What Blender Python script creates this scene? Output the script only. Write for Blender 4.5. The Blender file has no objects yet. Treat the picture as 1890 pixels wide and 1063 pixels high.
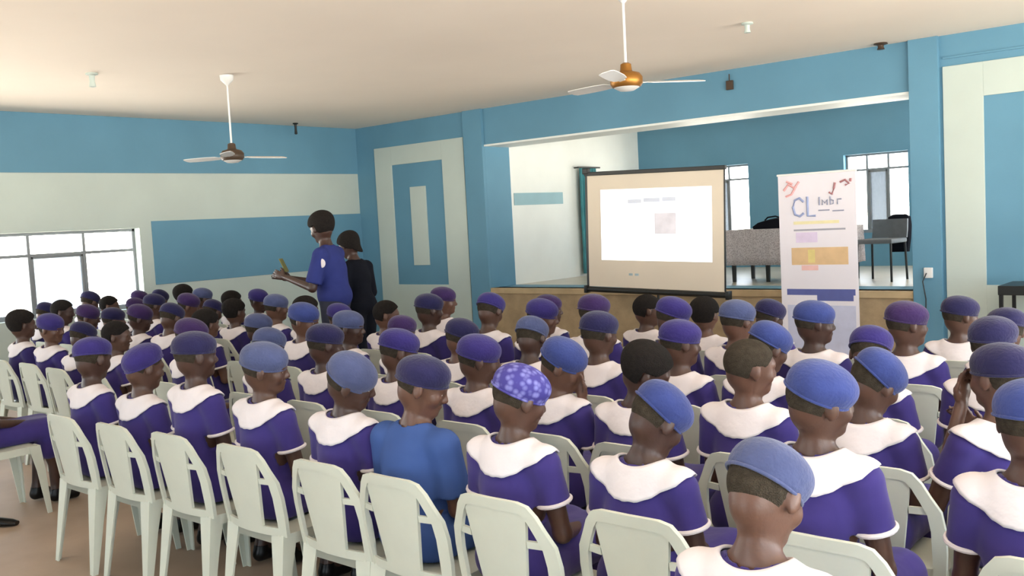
import bpy, bmesh, math, random
import numpy as np
from mathutils import Vector, Matrix, Euler
random.seed(7)
rng = np.random.default_rng(7)
SC = bpy.context.scene
COL = SC.collection
PI = math.pi

# ------------------------------------------------------------------ materials
def lin(c):
    return tuple(((v/255)/12.92 if v/255 <= .04045 else ((v/255+.055)/1.055)**2.4) for v in c)

def mat(name, rgb, rough=.7, noise=.12, scale=8, bump=0., bscale=60, metal=0., emit=0., spec=.3, sheen=0., coat=0.):
    m = bpy.data.materials.new(name); m.use_nodes = True
    nt = m.node_tree; b = nt.nodes['Principled BSDF']
    c = lin(rgb)
    tc = nt.nodes.new('ShaderNodeTexCoord')
    n = nt.nodes.new('ShaderNodeTexNoise'); n.inputs['Scale'].default_value = scale; n.inputs['Detail'].default_value = 4
    nt.links.new(tc.outputs['Object'], n.inputs['Vector'])
    r = nt.nodes.new('ShaderNodeValToRGB')
    r.color_ramp.elements[0].position = .3; r.color_ramp.elements[1].position = .7
    r.color_ramp.elements[0].color = (*[v*(1-noise) for v in c], 1)
    r.color_ramp.elements[1].color = (*[min(1, v*(1+noise)) for v in c], 1)
    nt.links.new(n.outputs['Fac'], r.inputs['Fac'])
    nt.links.new(r.outputs['Color'], b.inputs['Base Color'])
    b.inputs['Roughness'].default_value = rough
    b.inputs['Metallic'].default_value = metal
    b.inputs['Specular IOR Level'].default_value = spec
    if sheen:
        b.inputs['Sheen Weight'].default_value = sheen
    if coat:
        b.inputs['Coat Weight'].default_value = coat
    if emit:
        nt.links.new(r.outputs['Color'], b.inputs['Emission Color']); b.inputs['Emission Strength'].default_value = emit
    if bump:
        n2 = nt.nodes.new('ShaderNodeTexNoise'); n2.inputs['Scale'].default_value = bscale
        nt.links.new(tc.outputs['Object'], n2.inputs['Vector'])
        bp = nt.nodes.new('ShaderNodeBump'); bp.inputs['Strength'].default_value = bump; bp.inputs['Distance'].default_value = .01
        nt.links.new(n2.outputs['Fac'], bp.inputs['Height']); nt.links.new(bp.outputs['Normal'], b.inputs['Normal'])
    return m

M = {}
M['teal'] = mat('teal_paint', (98, 145, 170), .55, .06, 1.3, .08, 40)
M['pale'] = mat('pale_paint', (190, 202, 196), .55, .04, 1.5, .06, 40)
M['white_paint'] = mat('white_paint', (232, 236, 232), .5, .03, 2)
M['ceiling'] = mat('ceiling_paint', (246, 234, 220), .8, .025, .7)
M['stage_floor'] = mat('stage_floor_screed', (196, 190, 176), .3, .08, 3, .05)
M['stage_face'] = mat('stage_face_plaster', (172, 150, 118), .7, .14, 6, .3, 30)
M['frame'] = mat('window_frame_paint', (132, 136, 140), .5, .03, 3)
M['chair'] = mat('white_plastic', (204, 208, 194), .38, .03, 7, .03, 90, spec=.45)
M['skin'] = mat('skin_brown', (80, 55, 44), .42, .12, 14, .06, 120, spec=.5)
M['skin2'] = mat('skin_deep_brown', (66, 44, 36), .42, .12, 14, .06, 120, spec=.5)
M['skin3'] = mat('skin_warm_brown', (94, 65, 52), .42, .12, 14, .06, 120, spec=.5)
M['hair'] = mat('hair_black', (34, 30, 28), .85, .25, 60, .8, 260, spec=.15)
M['hair_short'] = mat('hair_cropped', (62, 55, 46), .85, .25, 60, .7, 320, spec=.12)
M['dress'] = mat('purple_cotton', (62, 52, 116), .8, .10, 9, .6, 9, spec=.1, sheen=.15)
M['dress2'] = mat('deep_purple_cotton', (52, 44, 98), .8, .10, 9, .6, 9, spec=.1, sheen=.15)
M['collar'] = mat('white_cotton', (222, 214, 216), .8, .03, 12, .2, 40, spec=.1)
M['shirt'] = mat('bright_blue_cotton', (64, 88, 144), .8, .08, 9, .6, 9, spec=.1)
M['shirt_man'] = mat('blue_cotton', (50, 58, 118), .8, .08, 9, .25, 26, spec=.1)
M['cap_blue'] = mat('cap_blue_felt', (56, 68, 124), .85, .12, 14, .3, 90, spec=.08, sheen=.2)
M['cap_slate'] = mat('cap_slate_felt', (74, 82, 118), .85, .12, 14, .3, 90, spec=.08, sheen=.2)
M['cap_purple'] = mat('cap_purple_felt', (54, 46, 108), .85, .12, 14, .3, 90, spec=.08, sheen=.2)
M['cap_navy'] = mat('cap_navy_felt', (40, 38, 74), .85, .12, 14, .3, 90, spec=.08, sheen=.2)
M['cap_violet'] = mat('cap_violet_felt', (58, 40, 84), .85, .12, 14, .3, 90, spec=.08, sheen=.2)
M['shoe'] = mat('black_leather', (22, 20, 20), .35, .1, 10)
M['sock'] = mat('white_sock', (225, 225, 222), .9, .04, 20)
M['black'] = mat('black_cloth', (20, 22, 30), .85, .15, 10, .2, 30, spec=.1)
M['trouser'] = mat('grey_trousers', (58, 60, 74), .85, .1, 10, .2, 30, spec=.1)
M['eye_white'] = mat('eye_white', (225, 220, 212), .2, .01)
M['iris'] = mat('eye_dark', (26, 16, 12), .1, .01)
M['lip'] = mat('lips', (96, 56, 52), .45, .05)
M['metal_black'] = mat('black_metal', (24, 26, 26), .4, .05, spec=.5)
M['metal_white'] = mat('white_enamel', (226, 226, 224), .35, .03, spec=.5)
M['brass'] = mat('aged_brass', (150, 104, 48), .4, .1, metal=.7)
M['dark_brown'] = mat('dark_brown_enamel', (70, 56, 44), .4, .1)
M['screen'] = mat('screen_fabric', (226, 214, 196), .7, .02, 2)
M['banner'] = mat('banner_vinyl', (228, 224, 232), .5, .02, 3)
M['patina'] = mat('phone_case', (120, 118, 60), .4, .05)

def floor_mat():
    m = mat('worn_screed_floor', (160, 140, 122), .55, .16, 1.6, .1, 20)
    return m
M['floor'] = floor_mat()

def glass_mat():
    m = bpy.data.materials.new('clear_glass'); m.use_nodes = True; nt = m.node_tree; nt.nodes.clear()
    o = nt.nodes.new('ShaderNodeOutputMaterial'); t = nt.nodes.new('ShaderNodeBsdfTransparent'); g = nt.nodes.new('ShaderNodeBsdfGlossy')
    g.inputs['Roughness'].default_value = .03; t.inputs['Color'].default_value = (.97, .98, .98, 1)
    mx = nt.nodes.new('ShaderNodeMixShader'); mx.inputs['Fac'].default_value = .05
    nt.links.new(t.outputs[0], mx.inputs[1]); nt.links.new(g.outputs[0], mx.inputs[2]); nt.links.new(mx.outputs[0], o.inputs['Surface'])
    return m
M['glass'] = glass_mat()
def frosted_mat(k):
    m = bpy.data.materials.new('dusty_glass'); m.use_nodes = True; nt = m.node_tree; nt.nodes.clear()
    o = nt.nodes.new('ShaderNodeOutputMaterial'); t = nt.nodes.new('ShaderNodeBsdfTransparent'); g = nt.nodes.new('ShaderNodeBsdfTranslucent')
    d = nt.nodes.new('ShaderNodeTexNoise'); d.inputs['Scale'].default_value = 7
    t.inputs['Color'].default_value = (.9*k, k, 1.08*k, 1); g.inputs['Color'].default_value = (1.1*k, 1.2*k, 1.3*k, 1)
    r = nt.nodes.new('ShaderNodeValToRGB'); r.color_ramp.elements[0].position = .35; r.color_ramp.elements[1].position = .65
    r.color_ramp.elements[0].color = (.25,)*3+(1,); r.color_ramp.elements[1].color = (.75,)*3+(1,)
    nt.links.new(d.outputs['Fac'], r.inputs['Fac'])
    mx = nt.nodes.new('ShaderNodeMixShader'); nt.links.new(r.outputs['Color'], mx.inputs['Fac'])
    nt.links.new(t.outputs[0], mx.inputs[1]); nt.links.new(g.outputs[0], mx.inputs[2]); nt.links.new(mx.outputs[0], o.inputs['Surface'])
    return m
M['dusty'] = frosted_mat(.34); M['dusty2'] = frosted_mat(.19)

def mottled(name, a, b, scale):
    m = bpy.data.materials.new(name); m.use_nodes = True; nt = m.node_tree; p = nt.nodes['Principled BSDF']
    tc = nt.nodes.new('ShaderNodeTexCoord'); v = nt.nodes.new('ShaderNodeTexVoronoi'); v.inputs['Scale'].default_value = scale
    r = nt.nodes.new('ShaderNodeValToRGB'); r.color_ramp.elements[0].position = .2; r.color_ramp.elements[1].position = .6
    r.color_ramp.elements[0].color = (*lin(a), 1); r.color_ramp.elements[1].color = (*lin(b), 1)
    nt.links.new(tc.outputs['Object'], v.inputs['Vector']); nt.links.new(v.outputs['Distance'], r.inputs['Fac'])
    nt.links.new(r.outputs['Color'], p.inputs['Base Color']); p.inputs['Roughness'].default_value = .8
    return m
M['tablecloth'] = mottled('mottled_grey_cloth', (150, 142, 146), (196, 190, 192), 70)
M['cap_pattern'] = mottled('patterned_cap_cloth', (120, 120, 186), (60, 54, 132), 46)

# ------------------------------------------------------------------ mesh helpers
def link(name, me, m, parent=None):
    o = bpy.data.objects.new(name, me); COL.objects.link(o)
    if m is not None:
        if isinstance(m, (list, tuple)):
            for k in m: me.materials.append(k)
        else: me.materials.append(m)
    if parent: o.parent = parent
    return o

def from_bm(name, bm, m, parent=None, smooth=False):
    me = bpy.data.meshes.new(name); bmesh.ops.recalc_face_normals(bm, faces=bm.faces)
    bm.to_mesh(me); bm.free()
    if smooth:
        me.polygons.foreach_set('use_smooth', [True]*len(me.polygons))
        try: me.set_sharp_from_angle(angle=.7)
        except Exception: pass
    return link(name, me, m, parent)

def tag(o, label=None, cat=None, group=None, kind=None):
    if label: o['label'] = label
    if cat: o['category'] = cat
    if group: o['group'] = group
    if kind: o['kind'] = kind
    return o

def empty(name, loc=(0, 0, 0), rz=0):
    o = bpy.data.objects.new(name, None); COL.objects.link(o); o.location = loc; o.rotation_euler = (0, 0, rz)
    o.empty_display_size = .1
    return o

def bx(bm, x0, x1, y0, y1, z0, z1, bev=0):
    r = bmesh.ops.create_cube(bm, size=1)
    vs = r['verts']
    for v in vs:
        v.co = Vector((x0+(v.co.x+.5)*(x1-x0), y0+(v.co.y+.5)*(y1-y0), z0+(v.co.z+.5)*(z1-z0)))
    if bev:
        es = list({e for v in vs for e in v.link_edges})
        bmesh.ops.bevel(bm, geom=es, offset=bev, segments=2, affect='EDGES', profile=.5)
    return vs

def hexa(bm, bot, top):
    """8-corner solid; bot/top lists of 4 points"""
    vb = [bm.verts.new(p) for p in bot]; vt = [bm.verts.new(p) for p in top]
    bm.faces.new(vb[::-1]); bm.faces.new(vt)
    for i in range(4): bm.faces.new([vb[i], vb[(i+1) % 4], vt[(i+1) % 4], vt[i]])

def tube(bm, pts, r, n=10, closed=False):
    pts = [Vector(p) for p in pts]; rings = []
    rr = r if isinstance(r, (list, tuple)) else [r]*len(pts)
    N = len(pts)
    for i, p in enumerate(pts):
        if closed: t = (pts[(i+1) % N]-pts[i-1]).normalized()
        else: t = (pts[min(i+1, N-1)]-pts[max(i-1, 0)]).normalized()
        a = Vector((0, 0, 1)) if abs(t.z) < .9 else Vector((1, 0, 0))
        u = t.cross(a).normalized(); v = t.cross(u)
        rings.append([bm.verts.new(p+(u*math.cos(2*PI*k/n)+v*math.sin(2*PI*k/n))*rr[i]) for k in range(n)])
    for i in range(N if closed else N-1):
        A, B = rings[i], rings[(i+1) % N]
        for k in range(n): bm.faces.new([A[k], A[(k+1) % n], B[(k+1) % n], B[k]])
    if not closed:
        bm.faces.new(rings[0][::-1]); bm.faces.new(rings[-1])

def lathe(bm, prof, n=28, c=(0, 0, 0)):
    rings = []
    for r, z in prof:
        rings.append([bm.verts.new((c[0]+max(r, 1e-4)*math.cos(2*PI*k/n), c[1]+max(r, 1e-4)*math.sin(2*PI*k/n), c[2]+z)) for k in range(n)])
    for A, B in zip(rings, rings[1:]):
        for k in range(n): bm.faces.new([A[k], A[(k+1) % n], B[(k+1) % n], B[k]])
    bm.faces.new(rings[0][::-1]); bm.faces.new(rings[-1])

def struct(name, bm, m, parent=None, smooth=False):
    o = from_bm(name, bm, m, parent, smooth)
    if not parent: o['kind'] = 'structure'
    return o

def copy_tree(o, parent=None):
    c = o.copy(); COL.objects.link(c)
    if parent: c.parent = parent
    for ch in KIDS.get(o.name, []): copy_tree(ch, c)
    return c
KIDS = {}
def reg(o):
    """remember children of a prototype so that copies need no scene search"""
    KIDS[o.name] = [c for c in COL.objects if c.parent == o]
    for c in KIDS[o.name]: reg(c)
    return o
# ------------------------------------------------------------------ camera
HC = 1.68
yaw, pitch, roll = [math.radians(a) for a in (40.768, 4.007, -3.015)]
FPX = 1752.8
F0 = Vector((-math.sin(yaw)*math.cos(pitch), math.cos(yaw)*math.cos(pitch), -math.sin(pitch)))
r0 = Vector((math.cos(yaw), math.sin(yaw), 0)); u0 = r0.cross(F0)
R1 = r0*math.cos(roll)+u0*math.sin(roll); U1 = -r0*math.sin(roll)+u0*math.cos(roll)
cam = bpy.data.cameras.new('camera'); co = bpy.data.objects.new('camera', cam); COL.objects.link(co)
co.matrix_world = Matrix(((R1.x, U1.x, -F0.x, 0), (R1.y, U1.y, -F0.y, 0), (R1.z, U1.z, -F0.z, HC), (0, 0, 0, 1)))
cam.sensor_width = 36; cam.lens = 36*FPX/1890; cam.clip_start = .05; cam.clip_end = 300
SC.camera = co

# ------------------------------------------------------------------ room shell
XL, XR, YB, YF, H = -11.2, 2.2, -3.0, 9.54, 3.2
OX0, OX1, OZ0, OZ1 = -8.58, -3.05, .8, 2.71
bm = bmesh.new(); bx(bm, XL-.25, XR+.25, YB-.25, YF, -.2, 0); struct('floor', bm, M['floor'])
bm = bmesh.new(); bx(bm, XL-.25, XR+.25, YB-.25, 13.6, H, H+.15); struct('ceiling', bm, M['ceiling'])
def wall_with(bm, axis, p0, p1, a0, a1, z0, z1, holes):
    """solid wall between p0..p1 (thickness) along a0..a1 with rectangular holes (a0,a1,z0,z1) in one z band"""
    def b(u0, u1, v0, v1):
        if u1-u0 < 1e-4 or v1-v0 < 1e-4: return
        if axis == 'x': bx(bm, p0, p1, u0, u1, v0, v1)
        else: bx(bm, u0, u1, p0, p1, v0, v1)
    hz0 = min(h[2] for h in holes); hz1 = max(h[3] for h in holes)
    b(a0, a1, z0, hz0); b(a0, a1, hz1, z1)
    cur = a0
    for h in sorted(holes):
        b(cur, h[0], hz0, hz1); b(h[0], h[1], hz0, h[2]); b(h[0], h[1], h[3], hz1); cur = h[1]
    b(cur, a1, hz0, hz1)

WL = [(1.45, 5.97, .85, 1.84), (-2.6, .9, .85, 1.84)]
bm = bmesh.new(); wall_with(bm, 'x', XL-.25, XL, YB, YF+.5, 0, H, WL); struct('wall_left', bm, M['pale'])
WR = [(-2.6, .6, .6, 2.8), (1.1, 4.6, .6, 2.8), (5.1, 8.6, .6, 2.8)]  # unseen windows, enlarged and increased to brighten the ceiling on this side
bm = bmesh.new(); wall_with(bm, 'x', XR, XR+.25, YB, YF+.5, 0, H, WR); struct('wall_right', bm, M['teal'])
WB = [(-10.3, -7.6, .85, 2.1), (-4.6, -1.9, .85, 2.1)]  # unseen windows, added and sized for daylight from behind the camera
bm = bmesh.new(); wall_with(bm, 'y', YB-.25, YB, XL-.25, XR+.25, 0, H, WB); struct('wall_back', bm, M['teal'])
bm = bmesh.new(); wall_with(bm, 'y', YF, YF+.5, XL, XR, 0, H, [(OX0, OX1, OZ0, OZ1)]); struct('wall_front', bm, M['teal'])
# stage recess
SB = 13.29
WS = [(-7.75, -6.64, 1.26, 2.36), (-5.18, -4.30, 1.26, 2.36)]
bm = bmesh.new(); wall_with(bm, 'y', SB, SB+.2, -8.9, -2.2, 0, H, WS); struct('wall_stage_back', bm, M['teal'])
bm = bmesh.new(); bx(bm, OX0-.25, OX0, YF+.5, SB, 0, H); struct('wall_stage_left', bm, M['white_paint'])
WSR = [(10.6, 12.7, 1.2, 2.5)]  # hidden window, added to light the white stage wall opposite
bm = bmesh.new(); wall_with(bm, 'x', -2.45, -2.2, YF+.5, SB, 0, H, WSR); struct('wall_stage_right', bm, M['teal'])
bm = bmesh.new(); bx(bm, OX0, OX1, YF+.012, YF+.5, 0, OZ0-.002); bx(bm, OX0, -2.45, YF+.5, SB, 0, OZ0-.002)
struct('stage_platform', bm, M['stage_floor'])
bm = bmesh.new(); bx(bm, OX0, OX1, YF-.012, YF+.012, 0, OZ0-.075); struct('trim_1', bm, M['stage_face'])
bm = bmesh.new(); bx(bm, OX0, OX1, YF-.035, YF+.14, OZ0-.075, OZ0, .006); struct('trim_2', bm, mat('stage_lip', (190, 168, 132), .6, .1, 6))
bm = bmesh.new(); bx(bm, OX0, OX1, YF-.012, YF+.5, OZ1-.012, OZ1+.012); struct('trim_3', bm, M['white_paint'])
tn = [4]
def trim(boxes, m, bev=.003):
    bm = bmesh.new()
    for b in boxes: bx(bm, *b, bev)
    struct('trim_%d' % tn[0], bm, m); tn[0] += 1
# painted relief of the front wall
y0 = YF-.018
def ring(x0, x1, z0, z1, i0, i1, k0, k1, y=y0):
    return [(x0, i0, y, YF, z0, z1), (i1, x1, y, YF, z0, z1), (i0, i1, y, YF, k1, z1), (i0, i1, y, YF, z0, k0)]
trim(ring(-10.78, -8.96, .0, 2.86, -10.42, -9.38, .84, 2.59), M['pale'])
trim([(-10.06, -9.74, y0, YF, 1.12, 2.25)], M['pale'])
trim(ring(-2.75, -.95, .0, 2.91, -2.40, -1.30, .86, 2.60), M['pale'])
trim([(-8.92, OX0, YF-.05, YF, 0, H)], M['teal'])
trim([(OX1, -2.78, YF-.05, YF, 0, H)], M['teal'])
trim([(-2.75, XR, YF-.015, YF, 2.98, 3.0)], M['teal'])
# painted bands of the left wall
trim([(XL, XL+.012, YB, YF, 2.52, H)], M['teal'])
trim([(XL, XL+.012, 6.13, YF, 1.12, 1.92)], M['teal'])
# pale blue band on the stage side wall
trim([(OX0, OX0+.01, YF+.55, 11.2, 1.90, 2.07)], mat('light_blue_band', (150, 186, 196), .6, .05, 3))

# windows ----------------------------------------------------------------
wn = [1]
def window(axis, p, a0, a1, z0, z1, bays, transom, dusty=(), dm=None, t=.028):
    n = wn[0]; wn[0] += 1
    def B(bm, u0, u1, d0, d1, v0, v1):
        if axis == 'x': bx(bm, p+d0, p+d1, u0, u1, v0, v1, .004)
        else: bx(bm, u0, u1, p+d0, p+d1, v0, v1, .004)
    bm = bmesh.new()
    B(bm, a0, a1, -.03, .03, z0, z0+t*1.6); B(bm, a0, a1, -.03, .03, z1-t, z1)
    B(bm, a0, a0+t, -.03, .03, z0, z1); B(bm, a1-t, a1, -.03, .03, z0, z1)
    if transom: B(bm, a0, a1, -.026, .026, transom-t*.5, transom+t*.5)
    w = (a1-a0)/bays
    for i in range(1, bays): B(bm, a0+w*i-t*.5, a0+w*i+t*.5, -.028, .028, z0, z1)
    root = struct('window_%d' % n, bm, M['frame'])
    for i in range(bays):
        u0, u1 = a0+w*i+t*.5, a0+w*(i+1)-t*.5
        segs = [(z0+t, transom), (transom, z1-t)] if transom else [(z0+t, z1-t)]
        for s, (v0, v1) in enumerate(segs):
            bm = bmesh.new(); B(bm, u0, u1, -.004, .004, v0+.01, v1-.01)
            o = from_bm('pane', bm, dm if (i in dusty and s == 0) else M['glass'], root)
            if i in dusty and s == 0:
                bm = bmesh.new()
                B(bm, u0, u0+.03, -.02, .02, v0, v1-.01); B(bm, u1-.03, u1, -.02, .02, v0, v1-.01); B(bm, u0, u1, -.02, .02, v0, v0+.03); B(bm, u0, u1, -.02, .02, v1-.04, v1-.01)
                from_bm('sash', bm, M['frame'], root)
    return root
window('x', XL-.16, WL[0][0], WL[0][1], .85, 1.84, 7, 1.575, dusty=(5,), dm=M['dusty'], t=.036)
window('x', XL-.16, WL[1][0], WL[1][1], .85, 1.84, 5, 1.575)
for w in WR: window('x', XR+.14, *w, 4, 2.1)
for w in WB: window('y', YB-.14, *w, 4, 2.1)
window('y', SB+.12, *WS[0], 3, 2.14, dusty=(1,), dm=M['dusty2'])
window('y', SB+.12, *WS[1], 3, 2.14, dusty=(1,), dm=M['dusty2'])
window('x', -2.3, *WSR[0], 3, 2.14)

# ------------------------------------------------------------------ light: daylight through the windows
wd = bpy.data.worlds.new('sky'); SC.world = wd; wd.use_nodes = True
wt = wd.node_tree; bg = wt.nodes['Background']
# hazy bright sky over sunlit pale ground
g_ = wt.nodes.new('ShaderNodeTexCoord'); sx_ = wt.nodes.new('ShaderNodeSeparateXYZ'); cr_ = wt.nodes.new('ShaderNodeValToRGB')
mp_ = wt.nodes.new('ShaderNodeMapRange'); mp_.inputs['From Min'].default_value = -1; mp_.inputs['From Max'].default_value = 1
wt.links.new(g_.outputs['Generated'], sx_.inputs[0]); wt.links.new(sx_.outputs['Z'], mp_.inputs['Value']); wt.links.new(mp_.outputs['Result'], cr_.inputs['Fac'])
e_ = cr_.color_ramp.elements; e_[0].position = .0; e_[0].color = (1.6, 1.45, 1.26, 1); e_[1].position = .52; e_[1].color = (.62, .67, .72, 1)
x_ = cr_.color_ramp.elements.new(.495); x_.color = (1.6, 1.48, 1.32, 1); x_ = cr_.color_ramp.elements.new(1.0); x_.color = (.30, .38, .52, 1)
wt.links.new(cr_.outputs['Color'], bg.inputs['Color']); bg.inputs['Strength'].default_value = 9.0
def portal(name, loc, rot, sx, sy):
    l = bpy.data.lights.new(name, 'AREA'); l.shape = 'RECTANGLE'; l.size = sx; l.size_y = sy
    l.cycles.is_portal = True
    o = bpy.data.objects.new(name, l); COL.objects.link(o); o.location = loc; o.rotation_euler = rot
for w in WL: portal('window_portal', (XL-.24, (w[0]+w[1])/2, (w[2]+w[3])/2), (0, -PI/2, 0), w[3]-w[2], w[1]-w[0])
for w in WR: portal('window_portal', (XR+.24, (w[0]+w[1])/2, (w[2]+w[3])/2), (0, PI/2, 0), w[3]-w[2], w[1]-w[0])
for w in WB: portal('window_portal', ((w[0]+w[1])/2, YB-.24, (w[2]+w[3])/2), (PI/2, 0, 0), w[1]-w[0], w[3]-w[2])
for w in WS: portal('window_portal', ((w[0]+w[1])/2, SB+.19, (w[2]+w[3])/2), (-PI/2, 0, 0), w[1]-w[0], w[3]-w[2])
w = WSR[0]; portal('window_portal', (-2.21, (w[0]+w[1])/2, (w[2]+w[3])/2), (0, PI/2, 0), w[3]-w[2], w[1]-w[0])
vs = SC.view_settings; vs.view_transform = 'Standard'; vs.look = 'None'; vs.gamma = 1; vs.use_curve_mapping = False
vs.exposure = 0.6

# ------------------------------------------------------------------ projection screen
t = empty('projection_screen', (-5.665, 9.0, 0))
tag(t, 'white tripod projection screen with black top bar and a lit slide, before the stage', 'projection screen')
a = math.radians(1.8)
def tilt(o, z=1.49): o.location = (0, 0, z); o.rotation_euler = (0, a, 0); return o
bm = bmesh.new(); bx(bm, -.875, .875, -.004, .004, -.64, .64); tilt(from_bm('screen_surface', bm, M['screen'], t))
bm = bmesh.new(); bx(bm, -.91, .90, -.022, .022, .64, .685, .006); tilt(from_bm('top_bar', bm, M['metal_black'], t))
bm = bmesh.new(); tube(bm, [(-.90, 0, -.675), (.93, 0, -.675)], .032, 12); bx(bm, -.93, -.89, -.04, .04, -.72, -.63, .005); bx(bm, .90, .94, -.04, .04, -.72, -.63, .005)
tilt(from_bm('roller_case', bm, M['metal_black'], t, True))
for x0, x1 in ((-.905, -.875), (.875, .89)):
    bm = bmesh.new(); bx(bm, x0, x1, -.006, .006, -.64, .64); tilt(from_bm('side_border', bm, M['metal_black'], t))
bm = bmesh.new(); bx(bm, -.93, -.85, -.03, .03, .66, .73, .01); tilt(from_bm('corner_bracket', bm, M['metal_black'], t))
bm = bmesh.new(); tube(bm, [(0, .06, .35), (0, .06, 2.16)], .014, 10); from_bm('pole', bm, M['metal_black'], t, True)
for q in (100, 220, 340):
    bm = bmesh.new(); tube(bm, [(0, .06, .55), (.42*math.cos(math.radians(q)), .06+.42*math.sin(math.radians(q)), .012)], .011, 8)
    from_bm('leg', bm, M['metal_black'], t, True)
peach = mat('screen_peach_margin', (228, 200, 178), .7, .03, 2)
slide = mat('projected_slide', (238, 242, 248), .6, .015, 1.2, emit=.55)
# the picture thrown on the cloth
bm = bmesh.new(); bx(bm, -.69, .735, -.0062, -.0042, -.33, .475); s = tilt(from_bm('slide', bm, slide, t)); s['label'] = 'bright projected slide on the screen'
g1 = mat('slide_grey', (196, 200, 212), .6, .02, emit=.25); g2 = mat('slide_picture', (204, 200, 206), .6, .1, 6, emit=.3)
bm = bmesh.new()
for x0, x1, zz in ((-.32, -.14, .335), (-.11, .10, .345), (.13, .30, .35)): bx(bm, x0, x1, -.0072, -.0062, zz-.022, zz+.022)
tilt(from_bm('slide_title', bm, g1, t))
bm = bmesh.new(); bx(bm, .03, .30, -.0072, -.0062, -.03, .20); tilt(from_bm('slide_picture', bm, g2, t))
bm = bmesh.new()
for zz in (.15, .08, .01, -.06, -.13): bx(bm, .40, .40+.2+.06*math.sin(zz*40), -.0072, -.0062, zz-.006, zz+.006)
tilt(from_bm('slide_text', bm, mat('slide_text_grey', (226, 230, 238), .6, .02, emit=.45), t))
cg = mat('caption_grey', (170, 190, 196), .7)
for x in (-.32, -.24):
    bm = bmesh.new(); bx(bm, x, x+.05, -.0056, -.0042, -.50, -.475); tilt(from_bm('caption_mark', bm, cg, t))

# ------------------------------------------------------------------ roll-up banner
t = empty('banner_stand', (-3.785, 9.0, 0))
tag(t, 'tall white roll-up banner with orange band and blue lettering, right of the screen', 'banner')
bm = bmesh.new(); bx(bm, -.39, .39, -.004, .004, .07, 1.99); from_bm('banner_sheet', bm, M['banner'], t)
bm = bmesh.new(); bx(bm, -.40, .40, -.012, .012, 1.985, 2.005, .003); from_bm('top_rail', bm, M['metal_white'], t)
bm = bmesh.new(); bx(bm, -.42, .42, -.05, .05, .0, .075, .012); from_bm('base', bm, mat('brushed_aluminium', (170, 172, 176), .35, .05, metal=.8), t)
bm = bmesh.new(); tube(bm, [(0, .03, .06), (0, .03, 1.99)], .008, 8); from_bm('pole', bm, M['metal_black'], t, True)
def patch(name, rgb, boxes, y=-.0052):
    bm = bmesh.new()
    for x0, x1, z0, z1 in boxes: bx(bm, x0, x1, y, -.004, z0, z1)
    return from_bm(name, bm, mat(name+'_ink', rgb, .5, .06, 10), t)
patch('orange_band', (216, 184, 142), [(-.27, .30, 1.10, 1.27)])
patch('yellow_patch', (222, 206, 138), [(-.10, -.03, 1.12, 1.25)], -.006)
patch('pink_patch', (232, 190, 186), [(-.17, .0, 1.045, 1.095)])
patch('grey_rule', (160, 160, 172), [(-.24, .28, 1.435, 1.452)])
patch('lilac_patch', (216, 202, 228), [(-.22, .0, 1.32, 1.42)])
patch('navy_band', (92, 100, 160), [(-.33, .36, .80, .86), (-.02, .34, .745, .80)])
patch('pale_blue_field', (196, 200, 224), [(-.33, .36, .12, .70)])
patch('yellow_rule', (228, 220, 176), [(-.24, .22, 1.50, 1.53)])
def swirl(name, rgb, curves, r):
    bm = bmesh.new()
    for c in curves: tube(bm, [(x, -.006, z) for x, z in c], r, 6)
    return from_bm(name, bm, mat(name+'_ink', rgb, .5, .05), t)
swirl('red_emblem', (226, 172, 172), [[(-.33, 1.84), (-.28, 1.90), (-.22, 1.86), (-.17, 1.92)], [(-.31, 1.78), (-.25, 1.80), (-.20, 1.88)], [(-.30, 1.93), (-.24, 1.90)]], .012)
swirl('dark_red_emblem', (168, 118, 122), [[(.13, 1.80), (.16, 1.78), (.18, 1.84), (.19, 1.89)], [(.24, 1.89), (.29, 1.91), (.33, 1.87), (.29, 1.86)], [(.34, 1.89), (.345, 1.92)]], .011)
swirl('blue_lettering', (150, 162, 200), [
    [(-.13, 1.72), (-.17, 1.76), (-.22, 1.74), (-.24, 1.67), (-.22, 1.60), (-.17, 1.58), (-.13, 1.61)],
    [(-.09, 1.77), (-.09, 1.58), (-.01, 1.58)]], .012)
swirl('grey_lettering', (150, 154, 176), [[(.03, 1.76), (.03, 1.68)], [(.06, 1.68), (.06, 1.73), (.085, 1.70), (.11, 1.73), (.11, 1.68)], [(.14, 1.76), (.14, 1.68), (.17, 1.69), (.17, 1.72), (.14, 1.73)], [(.21, 1.68), (.21, 1.73), (.25, 1.73)], [(.02, 1.63), (.13, 1.63)], [(.16, 1.62), (.27, 1.62)]], .007)

# ------------------------------------------------------------------ table, bag, chairs on the stage
def ctable(name, x0, x1, y0_, y1_, zf, zt, cloth_z, label):
    t = empty(name, ((x0+x1)/2, (y0_+y1_)/2, zf)); w = (x1-x0)/2; d = (y1_-y0_)/2; h = zt-zf
    tag(t, label, 'table')
    bm = bmesh.new(); bx(bm, -w, w, -d, d, h-.03, h, .004); from_bm('table_top', bm, M['dark_brown'], t)
    for sx in (-1, -.33, .33, 1):
        for sy in (-1, 1):
            bm = bmesh.new(); cx_, cy_ = sx*(w-.06), sy*(d-.05)
            hexa(bm, [(cx_-.018, cy_-.018, 0), (cx_+.018, cy_-.018, 0), (cx_+.018, cy_+.018, 0), (cx_-.018, cy_+.018, 0)],
                 [(cx_-.026, cy_-.026, h-.03), (cx_+.026, cy_-.026, h-.03), (cx_+.026, cy_+.026, h-.03), (cx_-.026, cy_+.026, h-.03)])
            from_bm('leg', bm, M['metal_black'], t)
    return t, w, d, h
t, w, d, h = ctable('stage_table', -5.56, -4.12, 10.5, 11.1, .8, 1.425, 1.0, 'long table under a mottled grey cloth on the stage')
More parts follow.
